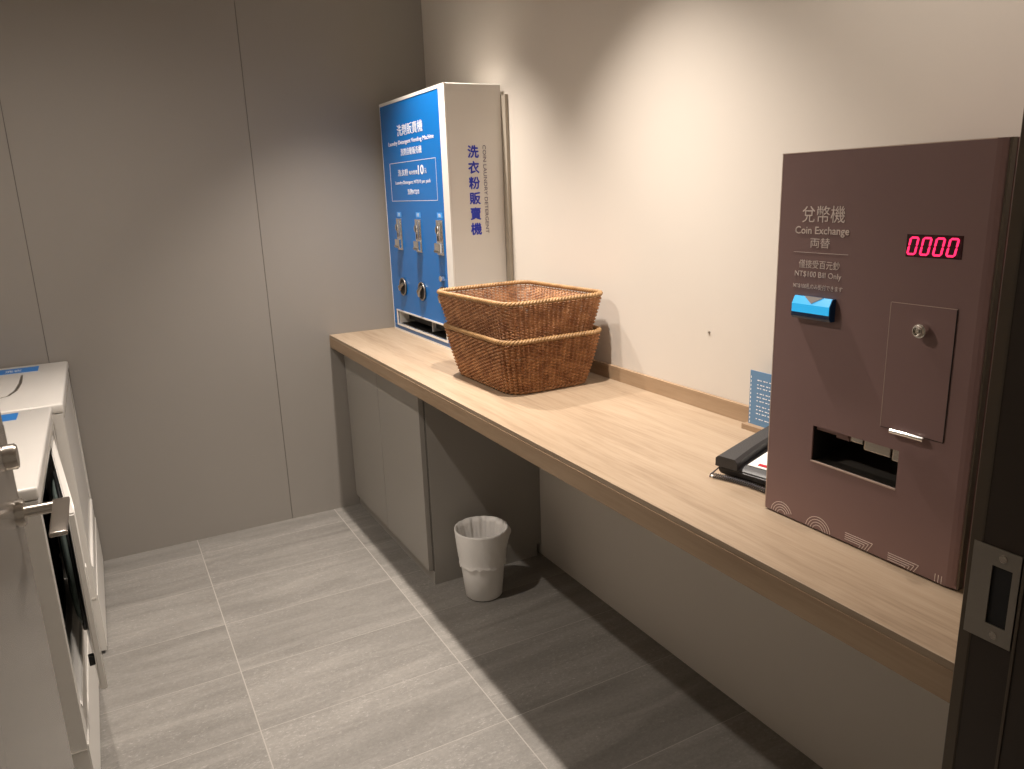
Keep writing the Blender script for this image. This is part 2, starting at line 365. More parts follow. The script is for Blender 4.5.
# white front frame
obj('front_frame', plate(bmesh.new(), [v0, -0.652, v1 - 0.001, v1], [vz0, 0.808, 1.729, vz1], {(1, 1)}, lambda u, v, d: (vx - 0.003 + d, u, v), 0.006), M['white'], vm)
bp = obj('front_panel', plate(bmesh.new(), [-0.652, -0.613, -0.090, v1 - 0.001], [0.8275, 0.832, 0.887, 1.729], {(1, 1)}, lambda u, v, d: (vx - 0.0015 + d, u, v), 0.004), M['blue'], vm)
obj('lower_panel', bx(vx - 0.0013, vx + 0.003, -0.652, v1 - 0.001, 0.808, 0.8275), M['blue_dim'], vm)
# tray opening: white rim and cavity
rim = obj('tray_rim', plate(bmesh.new(), [-0.622, -0.613, -0.090, -0.081], [0.824, 0.832, 0.887, 0.893], {(1, 1)}, lambda u, v, d: (vx - 0.0045 + d, u, v), 0.006), M['white'], vm)
bm = bmesh.new(); xc = vx + 0.13
box(bm, vx + 0.003, xc, -0.613, -0.090, 0.822, 0.830); box(bm, vx + 0.003, xc, -0.613, -0.608, 0.83, 0.895); box(bm, vx + 0.003, xc, -0.095, -0.090, 0.83, 0.895); box(bm, xc, xc + 0.004, -0.613, -0.09, 0.82, 0.897)
obj('tray', bm, M['white'], vm)
obj('tray_partition', bx(vx + 0.03, vx + 0.125, -0.398, -0.392, 0.8305, 0.887), M['white'], vm)
obj('tray_floor_mat', bx(vx + 0.012, vx + 0.128, -0.606, -0.097, 0.8302, 0.8325), M['rubber'], vm)
obj('tray_shade_sheet', bx(vx + 0.045, vx + 0.05, -0.606, -0.097, 0.845, 0.899), M['rubber'], vm)  # black sheet paints the shade inside the tray
# printed matter
X = vx - 0.0017
def T(text, ya, yb, za, zb, m='ink_white', bold=0.0): return lettering(text, (X, ya, za), NX, zb - za, abs(yb - ya), M[m], vm, bold)
T('洗劑販賣機', -0.225, -0.490, 1.600, 1.642)
T('Laundry Detergent Vending Machine', -0.118, -0.590, 1.564, 1.584, bold=0.006)
T('洗剤自動販売機', -0.250, -0.468, 1.525, 1.552)
T('洗衣粉', -0.205, -0.318, 1.448, 1.473)
T('每包售價', -0.328, -0.415, 1.450, 1.465)
T('10', -0.422, -0.478, 1.447, 1.482, bold=0.02)
T('元', -0.486, -0.505, 1.450, 1.468)
T('Laundry Detergent, NT$10 per pack', -0.170, -0.540, 1.412, 1.429)
T('洗剤NT$10', -0.300, -0.420, 1.374, 1.396)
bm = bmesh.new(); a0, a1, b0, b1, tt = -0.596, -0.114, 1.350, 1.501, 0.0016
plate(bm, [a0, a0 + tt, a1 - tt, a1], [b0, b0 + tt, b1 - tt, b1], {(1, 1)}, lambda u, v, d: (X - 0.0003 + d, u, v), 0.0005)
obj('printed_border', bm, M['ink_white'], vm)
# side print (faces -y)
for i, ch in enumerate('洗衣粉販賣機'):
    zt = 1.536 - i * 0.0535
    lettering(ch, (-0.154, v0 - 0.0002, zt - 0.044), NY, 0.044, 0.044, M['ink_blue'], vm, bold=0.03)
lettering('COIN LAUNDRY DETERGENT', (-0.094, v0 - 0.0002, 1.536), NY, 0.013, 0.307, M['ink_grey'], vm, spin=-PI / 2)
# coin mechanisms
for k, cy in enumerate((-0.185, -0.395, -0.605)):
    z0 = 1.153
    cm = obj('coin_mechanism', bx(vx - 0.0075, vx - 0.0012, cy - 0.029, cy + 0.029, z0, z0 + 0.128, bev=0.002), M['chrome'], vm, label='chrome coin mechanism')
    bm = bmesh.new(); box(bm, vx - 0.021, vx - 0.0075, cy - 0.024, cy + 0.024, z0 + 0.008, z0 + 0.045, bev=0.003)
    obj('coin_slide', bm, M['chrome'], cm)
    obj('return_lever', bx(vx - 0.026, vx - 0.021, cy - 0.020, cy + 0.020, z0 + 0.012, z0 + 0.020, bev=0.002), M['steel_dull'], cm)
    bm = bmesh.new(); cyl(bm, (vx - 0.0125, cy + 0.002, z0 + 0.092), (1, 0, 0), 0.016, 0.010, 28, bev=0.002)
    box(bm, vx - 0.016, vx - 0.0075, cy - 0.017, cy - 0.009, z0 + 0.052, z0 + 0.122, bev=0.002)
    obj('slot_bezel', bm, M['chrome'], cm, smooth=40)
    bm = bmesh.new(); box(bm, vx - 0.0185, vx - 0.0170, cy - 0.0015, cy + 0.004, z0 + 0.080, z0 + 0.104); box(bm, vx - 0.0092, vx - 0.0070, cy + 0.006, cy + 0.018, z0 + 0.052, z0 + 0.07)
    obj('coin_slot', bm, M['rubber'], cm)
    lb = obj('price_label', bx(vx - 0.0019, vx - 0.0013, cy - 0.024, cy + 0.024, 1.287, 1.307), mat('light_blue_label_%d' % k, (0.05, 0.32, 0.80), 0.4), vm, label='light blue label')
    lettering('10', (vx - 0.0022, cy + 0.010, 1.290), NX, 0.013, 0.019, M['ink_white'], lb)
    # knob recess with handle
    kz = 1.000
    kb = obj('vend_knob', cyl(bmesh.new(), (vx - 0.004, cy, kz), (1, 0, 0), 0.036, 0.007, 40, bev=0.002), M['rubber'], vm, smooth=40, label='round black vend knob')
    bm = bmesh.new(); ring = [(vx - 0.0075, cy + 0.0345 * math.cos(a), kz + 0.0345 * math.sin(a)) for a in [2 * PI * i / 40 for i in range(40)]]
    tube(bm, ring, 0.0028, 8, closed=True); obj('knob_ring', bm, M['steel_dull'], kb, smooth=True)
    a = math.radians((35, 55, 60)[k]); dy, dz = 0.025 * math.cos(a), 0.025 * math.sin(a)
    bm = bmesh.new(); tube(bm, [(vx - 0.013, cy + dy, kz - dz), (vx - 0.020, cy, kz), (vx - 0.013, cy - dy, kz + dz)], [0.006, 0.009, 0.006], 10)
    obj('knob_handle', bm, M['steel_dull'], kb, smooth=40)
bm = bmesh.new(); cyl(bm, (vx - 0.010, -0.613, 1.068), (1, 0, 0), 0.011, 0.018, 24, bev=0.002); obj('cam_lock', bm, M['chrome'], vm, smooth=40)
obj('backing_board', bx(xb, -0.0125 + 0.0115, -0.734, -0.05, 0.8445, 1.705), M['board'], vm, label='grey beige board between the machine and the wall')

# ------------------------------------------------------------------ wicker baskets
def rrect(hx, hy, r, n):
    """n points round a rounded rectangle, starting on the +x side"""
    seg = []; L = [2 * (hy - r), PI * r / 2, 2 * (hx - r), PI * r / 2] * 2; tot = sum(L)
    out = []
    for i in range(n):
        s = tot * i / n; k = 0
        while s > L[k]: s -= L[k]; k += 1
        q = k // 2; c = [(hx - r, hy - r), (-(hx - r), hy - r), (-(hx - r), -(hy - r)), (hx - r, -(hy - r))]
        if k % 2 == 0:
            st = [(hx, -(hy - r)), (hx - r, hy), (-hx, hy - r), (-(hx - r), -hy)][q]; d = [(0, 1), (-1, 0), (0, -1), (1, 0)][q]
            out.append((st[0] + d[0] * s, st[1] + d[1] * s, d[1], -d[0]))
        else:
            a = q * PI / 2 + s / r; cc = c[q]
            out.append((cc[0] + r * math.cos(a), cc[1] + r * math.sin(a), math.cos(a), math.sin(a)))
    return out
BH = 0.158
bhx = lambda t: 0.137 + 0.034 * t ** 0.8
bhy = lambda t: 0.186 + 0.031 * t ** 0.8
def make_basket(label, loc):
    r0 = thing('wicker_basket', label, 'basket', loc, math.radians(1))
    NS = 92; ROWS = 28; SB = 5
    bm = bmesh.new()
    for j in range(ROWS):
        t = (j + 0.6) / ROWS; z = 0.006 + t * (BH - 0.012)
        P = rrect(bhx(t), bhy(t), 0.052, NS * SB); pts = []
        for i, (x, y, nx, ny) in enumerate(P):
            o = 0.0028 * math.cos(2 * PI * i / SB) + 0.0018 * math.cos(PI * (i / SB + j))
            pts.append((x + nx * o, y + ny * o, z))
        tube(bm, pts, 0.0023, 5, closed=True, flat=1.0)
    wv = obj('woven_wall', bm, M['wicker'], r0, local=True, smooth=True)
    bm = bmesh.new()
    Ps = [rrect(bhx(t), bhy(t), 0.052, NS) for t in (0.0, 0.33, 0.66, 1.0)]
    for i in range(NS):
        tube(bm, [(Ps[k][i][0], Ps[k][i][1], 0.004 + (BH - 0.008) * t) for k, t in enumerate((0.0, 0.33, 0.66, 1.0))], 0.0022, 5)
    obj('stakes', bm, M['wicker'], r0, local=True, smooth=True)
    # twisted rim of two strands
    bm = bmesh.new(); n = 420; P = rrect(bhx(1) + 0.001, bhy(1) + 0.001, 0.053, n)
    for s in range(3):
        pts = []
        for i, (x, y, nx, ny) in enumerate(P):
            a = 2 * PI * (i * 46 / n) + s * 2 * PI / 3
            pts.append((x + nx * 0.0042 * math.cos(a), y + ny * 0.0042 * math.cos(a), BH + 0.0035 + 0.0042 * math.sin(a)))
        tube(bm, pts, 0.0038, 6, closed=True)
    obj('twisted_rim', bm, M['wicker_rim'], r0, local=True, smooth=True)
    # foot braid and woven base
    bm = bmesh.new(); P = rrect(bhx(0) + 0.001, bhy(0) + 0.001, 0.053, n)
    for s in range(2):
        tube(bm, [(x + nx * 0.003 * math.cos(2 * PI * i * 40 / n + s * PI), y + ny * 0.003 * math.cos(2 * PI * i * 40 / n + s * PI), 0.006 + 0.003 * math.sin(2 * PI * i * 40 / n + s * PI)) for i, (x, y, nx, ny) in enumerate(P)], 0.003, 6, closed=True)
    obj('foot_braid', bm, M['wicker'], r0, local=True, smooth=True)
    bm = bmesh.new(); k = 0; y = -0.175
    while y < 0.176:
        hx = 0.133 if abs(y) < 0.134 else 0.133 - (0.052 - math.sqrt(max(0, 0.052 ** 2 - (abs(y) - 0.134) ** 2)))
        m_ = 26; tube(bm, [(-hx + 2 * hx * i / m_, y, 0.006 + 0.0015 * (1 if (i + k) % 2 else -1)) for i in range(m_ + 1)], 0.003, 5); y += 0.0062; k += 1
    obj('woven_base', bm, M['wicker'], r0, local=True, smooth=True)
    return r0
bk = make_basket('brown wicker basket standing directly on the worktop, lower of the stacked pair', (-0.228, -1.178, CT))
c = bk.copy(); COL.objects.link(c); c.location = (-0.227, -1.166, CT + 0.108); c.rotation_euler = (0, 0, math.radians(3.5)); c.scale = (1.03, 1.03, 1.0)
c['label'] = 'brown wicker basket nested on top of the other one, upper of the stacked pair'
for ch in list(bk.children):
    d = ch.copy(); COL.objects.link(d); d.parent = c
for o in (bk, c): o['group'] = 'stacked wicker baskets'

# ------------------------------------------------------------------ coin changer
cx, c0, c1, cz0, cz1 = -0.3592, -2.668, -2.314, CT + 0.003, 1.4157
ch = thing('coin_changer', 'brown coin exchange machine with red digits and cyan bill inlet on the worktop', 'coin changer', (-0.19, -2.5, CT))
f = lambda u, v, d: (cx + d, u, v)
obj('front_panel', plate(bmesh.new(), [-2.652, -2.562, -2.407, c1], [cz0, 0.921, 0.981, cz1], {(1, 1)}, f, 0.003), M['brown'], ch)
bm = bmesh.new(); t = 0.004
prism(bm, [(cx, -2.652), (cx + 0.0012, -2.658), (cx + 0.0035, -2.6635), (cx + 0.0060, -2.6665), (cx + 0.009, -2.664), (cx + 0.003, -2.652)], cz0, cz1)
box(bm, cx + 0.017, -0.016, c0, c0 + t, cz0, cz1); box(bm, cx + 0.003, -0.016, c1 - t, c1, cz0, cz1)
box(bm, cx + 0.003, -0.016, c0 + 0.004, c1, cz1 - t, cz1); box(bm, cx + 0.003, -0.016, c0 + 0.002, c1, cz0, cz0 + t); box(bm, -0.02, -0.016, c0, c1, cz0, cz1)
obj('casing', bm, M['brown'], ch)
obj('side_lip', bx(cx + 0.0035, cx + 0.0135, -2.6685, -2.6655, cz0, cz1), M['frame'], ch, label='dull metal lip along the side')
bm = bmesh.new(); box(bm, cx - 0.0002, cx + 0.002, c1 - 0.0015, c1 + 0.0003, cz0, cz1); box(bm, cx - 0.0002, cx + 0.002, -2.652, c1, cz1 - 0.001, cz1 + 0.0004)
obj('edge_highlight', bm, M['brown_line'], ch, label='pale highlight painted on the edge')  # pale strips paint the light caught by the left and top edges
obj('rubber_feet', bx(cx + 0.02, -0.03, c0 + 0.02, c1 - 0.02, CT, cz0), M['rubber'], ch)
# payout cavity and tray
bm = bmesh.new(); xc = cx + 0.09
for a in ((cx + 0.003, xc, -2.566, -2.562, 0.915, 0.985), (cx + 0.003, xc, -2.407, -2.403, 0.915, 0.985), (cx + 0.003, xc, -2.562, -2.407, 0.911, 0.915), (cx + 0.003, xc, -2.562, -2.407, 0.985, 0.989), (xc, xc + 0.003, -2.566, -2.403, 0.911, 0.989)): box(bm, *a)
obj('payout_cavity', bm, M['rubber'], ch)
bm = bmesh.new()
prism(bm, [(cx + 0.004, 0.9175), (cx + 0.03, 0.9165), (cx + 0.085, 0.934), (cx + 0.085, 0.937), (cx + 0.03, 0.9195), (cx + 0.004, 0.9205)], -2.560, -2.409, lambda a, b, h: (a, h, b))
obj('coin_tray', bm, M['steel_dull'], ch)
obj('payout_lip', bx(cx - 0.0012, cx + 0.002, -2.562, -2.407, 0.919, 0.9212), M['brown_line'], ch, label='pale lower edge of the payout opening')  # pale strip under the payout opening
bm = bmesh.new(); box(bm, cx + 0.005, cx + 0.010, -2.545, -2.500, 0.9645, 0.9835, bev=0.001); box(bm, cx + 0.007, cx + 0.03, -2.496, -2.474, 0.971, 0.984, bev=0.001)
box(bm, cx + 0.004, cx + 0.028, -2.561, -2.549, 0.962, 0.982, bev=0.001)
obj('coin_guide', bm, M['steel'], ch, label='silver coin guide pieces')
bm = bmesh.new(); box(bm, cx + 0.006, cx + 0.03, -2.470, -2.410, 0.974, 0.9845); box(bm, cx + 0.009, cx + 0.03, -2.470, -2.446, 0.969, 0.974)
obj('guide_bracket', bm, M['brown'], ch)
# access door
dy0, dy1, dz0, dz1 = -2.626, -2.529, 1.012, 1.1985
bm = bmesh.new(); box(bm, cx - 0.0012, cx + 0.001, dy0, dy1, dz0, dz1, bev=0.0003, seg=1)
ad = obj('access_door', bm, M['brown'], ch)
bm = bmesh.new(); e = 0.0007
box(bm, cx - 0.0014, cx - 0.0002, dy1 - 0.0001, dy1 + e, dz0, dz1); box(bm, cx - 0.0014, cx - 0.0002, dy0, dy1, dz1, dz1 + e)
obj('door_edge', bm, M['brown_line'], ad, label='pale highlight painted on the door edge')  # thin pale strips paint the light along the door's edges
bm = bmesh.new(); box(bm, cx - 0.0014, cx - 0.0002, dy0 - 0.0009, dy0, dz0, dz1); box(bm, cx - 0.0010, cx - 0.0002, dy0, dy1, dz0 - 0.0009, dz0)
obj('door_gap', bm, M['rubber'], ad)
lk = obj('cam_lock', cyl(bmesh.new(), (cx - 0.007, -2.5815, 1.1645), (1, 0, 0), 0.0098, 0.012, 32, bev=0.0015), M['chrome'], ad, smooth=40, label='round chrome key lock')
bm = bmesh.new(); tube(bm, [(cx - 0.014, -2.5815 + 0.0062 * math.cos(a), 1.1645 + 0.0062 * math.sin(a)) for a in [2 * PI * i / 28 for i in range(28)]], 0.0014, 8, closed=True)
cyl(bm, (cx - 0.014, -2.5815, 1.1645), (1, 0, 0), 0.003, 0.003, 16); obj('key_plug', bm, M['steel'], lk, smooth=40)
bm = bmesh.new(); tube(bm, [(cx - 0.006, -2.549, 1.0105), (cx - 0.007, -2.575, 1.0112), (cx - 0.006, -2.601, 1.0105)], 0.0038, 12); obj('pull_lip', bm, M['chrome'], ad, smooth=40, label='chrome pull lip')
# display
dsp = obj('display', bx(cx - 0.0004, cx + 0.001, -2.6235, -2.5435, 1.2645, 1.2955), M['red_window'], ch, label='dark red display window')
for k in range(4):
    ya = -2.5480 - k * 0.0188; w_, h_, tk = 0.0138, 0.0226, 0.0027; zb = 1.2685; bm = bmesh.new()
    sh = lambda y, z: (cx - 0.0012, y - (z - zb) * 0.17 + 0.0015, z)
    def seg(y0, z0, y1, z1):
        d = Vector((y1 - y0, z1 - z0)); n_ = Vector((-d.y, d.x)).normalized() * tk / 2; u = d.normalized() * tk / 2; a = Vector((y0, z0)) + u * 1.1; b = Vector((y1, z1)) - u * 1.1
        pts = [a - u, a + n_, b + n_, b + u, b - n_, a - n_]
        prism(bm, [(p.x, p.y) for p in pts], 0, 0.0008, lambda p, q, h: (cx - 0.0009 - h, p - (q - zb) * 0.17 + 0.0015, q))
    yb = ya - w_ + tk; zt = zb + h_; zm = (zb + zt) / 2
    seg(ya, zb, yb, zb); seg(ya, zt, yb, zt); seg(ya, zb, ya, zm); seg(ya, zm, ya, zt); seg(yb, zb, yb, zm); seg(yb, zm, yb, zt)
    obj('digit', bm, M['led'], dsp, label='glowing red zero')
# print
X = cx - 0.0003
def T(text, ya, yb, za, zb, bold=0.0): return lettering(text, (X, ya, za), NX, zb - za, abs(yb - ya), M['brown_print'], ch, bold)
T('兌幣機', -2.3600, -2.4400, 1.3085, 1.3340)
T('Coin Exchange', -2.3480, -2.4495, 1.2870, 1.3025, bold=0.015)
T('両替', -2.3790, -2.4160, 1.2695, 1.2850)
obj('printed_rule', bx(X - 0.0003, X + 0.0002, -2.450, -2.347, 1.2612, 1.2618), M['brown_print'], ch)
T('僅接受百元鈔', -2.3590, -2.4370, 1.2370, 1.2500)
T('NT$100 Bill Only', -2.3520, -2.4410, 1.2205, 1.2320)
T('NT$100札のみ受付できます', -2.3500, -2.4445, 1.2035, 1.2125)
# bill inlet
y0, y1 = -2.434, -2.360; p = 0.014
F = lambda a, b, h: (cx - a, h, b)
bm = bmesh.new(); prism(bm, [(0, 1.157), (0, 1.193), (p * 0.55, 1.192), (p - 0.0008, 1.1805), (p - 0.0008, 1.161), (p * 0.7, 1.157)], y0, y1, F)
bi = obj('bill_inlet', bm, M['navy'], ch, label='dark navy bill inlet with lit cyan face')
bm = bmesh.new(); prism(bm, [(p * 0.40, 1.1924), (p * 0.55, 1.1932), (p, 1.1809), (p, 1.1675), (p - 0.001, 1.1675), (p - 0.001, 1.180)], y0 + 0.001, y1 - 0.001, F)
obj('lit_face', bm, M['cyan'], bi, label='glowing cyan face')
bm = bmesh.new(); e = 0.0006
q = [(p * 0.50 + e, 1.1935, y1 - 0.020), (p * 0.55 + e, 1.1933, y0 + 0.016), (p * 0.93 + e, 1.1830, (y0 + y1) / 2 - 0.002)]
lo = [bm.verts.new((cx - a, h, b)) for a, b, h in q]; hi = [bm.verts.new((cx - a - 0.0006, h, b + 0.0004)) for a, b, h in q]
bm.faces.new(lo); bm.faces.new(hi[::-1])
for i in range(3): bm.faces.new((lo[i], lo[(i + 1) % 3], hi[(i + 1) % 3], hi[i]))
obj('inlet_notch', bm, M['grey_pl'], bi, label='grey v-shaped notch')
# line-drawn letters along the bottom edge
bm = bmesh.new(); zb = cz0 + 0.0005
def stroke(pts, w_=0.00105):
    for (a, b), (c_, d_) in zip(pts[:-1], pts[1:]):
        if b < zb and d_ < zb: continue
        v = Vector((c_ - a, d_ - b)); n_ = Vector((-v.y, v.x)).normalized() * w_ / 2
        prism(bm, [(a + n_.x, b + n_.y), (c_ + n_.x, d_ + n_.y), (c_ - n_.x, d_ - n_.y), (a - n_.x, b - n_.y)], 0, 0.0003, lambda p_, q_, h: (X + 0.0001 - h, p_, q_))
def letter():
    global bm
    obj('line_letter', bm, M['brown_print'], ch, label='pale line-drawn letter cut off at the bottom edge'); bm = bmesh.new()
for cyy, R0, zc, a0, a1 in ((-2.352, 0.0235, 0.8015, 22, 172), (-2.430, 0.0250, 0.8005, 8, 172)):
    for k in range(4):
        R = R0 - k * 0.0048
        stroke([(cyy + R * math.cos(math.radians(180 - a)), zc + R * math.sin(math.radians(a))) for a in [a0 + (a1 - a0) * i / 28 for i in range(29)]])
    letter()
for ya, yb, zt in ((-2.483, -2.533, 0.8195), (-2.560, -2.610, 0.8165)):
    for k in range(4):
        d = k * 0.0036
        stroke([(ya, zt - d), (yb + 1.9 * d, zt - d), (yb + 1.9 * d + (zt - d - zb) * 0.55, zb)] if zt - d > zb else [(ya, zt), (yb, zt)])
    letter()
for k in range(3): stroke([(-2.636 - k * 0.0048, zb), (-2.636 - k * 0.0048, 0.8155)])
letter(); bm.free()

# ------------------------------------------------------------------ desk telephone
ph = thing('desk_telephone', 'charcoal desk telephone with coiled cord half hidden beside the coin changer', 'telephone', (-0.322, -2.148, CT), math.radians(11))
bm = bmesh.new(); prism(bm, [(0.014, 0.004), (0.004, 0.010), (0.0, 0.024), (0.010, 0.032), (0.19, 0.058), (0.205, 0.054), (0.21, 0.004)], -0.138, -0.004, lambda a, b, h: (a, h, b))
bmesh.ops.bevel(bm, geom=list(bm.edges), offset=0.0025, segments=2, affect='EDGES')
obj('phone_base', bm, M['phone'], ph, local=True, smooth=35)
bm = bmesh.new(); sec = []
for i in range(15):
    t = i / 14; x = -0.006 + 0.212 * t; arch = 0.006 * math.sin(PI * t); w_ = 0.025 - 0.004 * math.sin(PI * t)
    zc = 0.037 + 0.026 * t + arch; th = 0.011 - 0.002 * math.sin(PI * t)
    sec.append([bm.verts.new((x, -0.028 + w_ * a, zc + th * b)) for a, b in ((-1, -1), (-1, 0.5), (-0.75, 1), (0.75, 1), (1, 0.5), (1, -1))])
for a, b in zip(sec[:-1], sec[1:]):
    for k in range(6): bm.faces.new((a[k], a[(k + 1) % 6], b[(k + 1) % 6], b[k]))
bm.faces.new(sec[0]); bm.faces.new(sec[-1][::-1])
obj('handset', bm, M['phone'], ph, local=True, smooth=35)
sl = 0.026 / 0.178
bm = bmesh.new(); prism(bm, [(0.020, 0.0342), (0.020, 0.0354), (0.185, 0.0354 + 0.165 * sl), (0.185, 0.0342 + 0.165 * sl)], -0.132, -0.060, lambda a, b, h: (a, h, b))
lc = obj('label_card', bm, M['paper'], ph, local=True, label='white paper card')
bm = bmesh.new(); prism(bm, [(0.026, 0.0368), (0.026, 0.0374), (0.034, 0.0386), (0.034, 0.0380)], -0.100, -0.078, lambda a, b, h: (a, h, b)); obj('red_mark', bm, M['red'], lc, local=True)
bm = bmesh.new(); pts = []; n = 420
for i in range(n):
    t = i / (n - 1); a = t * 2 * PI * 26; y = -0.002 - 0.125 * t; x = -0.008 + 0.008 * math.sin(t * 3) - 0.004
    pts.append((x + 0.0045 * math.cos(a), y, 0.0062 + 0.0045 * math.sin(a)))
tube(bm, pts, 0.0012, 5)
tube(bm, [(-0.012, -0.004, 0.006), (-0.014, 0.004, 0.003), (-0.008, 0.006, 0.005), (0.0, 0.001, 0.012), (0.002, -0.010, 0.024)], 0.0016, 6)
obj('coiled_cord', bm, mat('grey_black_cord', (0.06, 0.06, 0.065), 0.25, coat=1.0), ph, local=True, smooth=True)

# blue card on a small wooden block
sg = thing('card_stand', 'small blue printed card standing on a wooden block against the backsplash', 'sign', (-0.03, -1.99, CT))
bl = obj('wooden_block', bx(-0.050, -0.020, -2.062, -1.946, CT, CT + 0.013, bev=0.001), M['wood_edge'], sg)
cd_ = obj('card', bx(-0.0345, -0.0325, -2.055, -1.953, CT + 0.006, 0.944), M['card'], sg)
for i, za in enumerate((0.922, 0.911, 0.903, 0.890, 0.881, 0.872, 0.859, 0.850, 0.841, 0.828)):
    bm = bmesh.new()
    for k in range(5): box(bm, -0.0349, -0.0344, -1.976 - k * 0.009 - 0.0065 + 0.003 * ((i * 7 + k) % 2), -1.976 - k * 0.009, za, za + 0.0022)
    obj('print_line', bm, M['ink_white'], cd_)
bm = bmesh.new()
for k in range(12): box(bm, -0.0349, -0.0344, -1.9575, -1.9555, 0.815 + k * 0.010, 0.8205 + k * 0.010)
obj('border_print', bm, M['ink_white'], cd_)

# ------------------------------------------------------------------ wall screw
ws = obj('wall_screw', cyl(bmesh.new(), (-0.001, -1.774, 1.004), (1, 0, 0), 0.0032, 0.003, 16), M['steel_dull'])
ws['label'] = 'tiny screw head in the cream wall above the worktop'; ws['category'] = 'screw'

# ------------------------------------------------------------------ waste bin with liner
bn = thing('waste_bin', 'small round white waste bin with white liner bag on the floor under the worktop', 'bin', (-0.325, -1.033, 0))
bm = bmesh.new(); H = 0.25; lathe(bm, [(0.0, 0.002), (0.060, 0.002), (0.064, 0.006), (0.074, 0.10), (0.090, H), (0.088, H), (0.072, 0.10), (0.062, 0.01), (0.0, 0.008)], (0, 0, 0), 56)
obj('bucket', bm, M['bin'], bn, local=True, smooth=40)
rng = random.Random(3); ph_ = [rng.uniform(0, 6.28) for _ in range(12)]
def crk(i, a, r, z):
    s = sum(math.sin(a * f_ + ph_[k]) for k, f_ in enumerate((3, 7, 11, 17, 23))) / 5
    s2 = sum(math.sin(a * f_ + ph_[k + 5] + z * (60 + 50 * k)) for k, f_ in enumerate((5, 13, 19, 29))) / 4
    if i < 12: return r + 0.0010 + 0.0030 * abs(s2) * (1 if i < 10 else 0.3) + (0.0 if i else 0.002), z + (0.010 * s if i == 0 else 0)
    if i in (12, 13): return r + 0.001 * s, z + 0.0012 * s
    return r * (1 + 0.10 * s2), z + 0.006 * s
bm = bmesh.new(); lathe(bm, [(0.0785, 0.128)] + [(0.0785 + (z_ - 0.128) * 0.108, z_) for z_ in (0.137, 0.148, 0.159, 0.170, 0.181, 0.192, 0.203, 0.214, 0.225, 0.236)] + [(0.0912, 0.248), (0.0925, 0.2545), (0.0885, 0.2550), (0.082, 0.235), (0.070, 0.18), (0.056, 0.12), (0.038, 0.06), (0.010, 0.03)], (0, 0, 0), 120, crk)
# bunched corner of the bag hanging out on the right
for v in bm.verts:
    a = math.atan2(v.co.y, v.co.x); d = abs((a - math.radians(-8) + PI) % (2 * PI) - PI)
    if d < 0.6 and v.co.z > 0.17 and math.hypot(v.co.x, v.co.y) > 0.084:
        k = (1 - d / 0.6) ** 2 * 0.020 * math.sin(min(1, (v.co.z - 0.17) / 0.078) ** 1.5 * PI); v.co.x += math.cos(a) * k; v.co.y += math.sin(a) * k
obj('liner_bag', bm, M['bag'], bn, local=True, smooth=True)

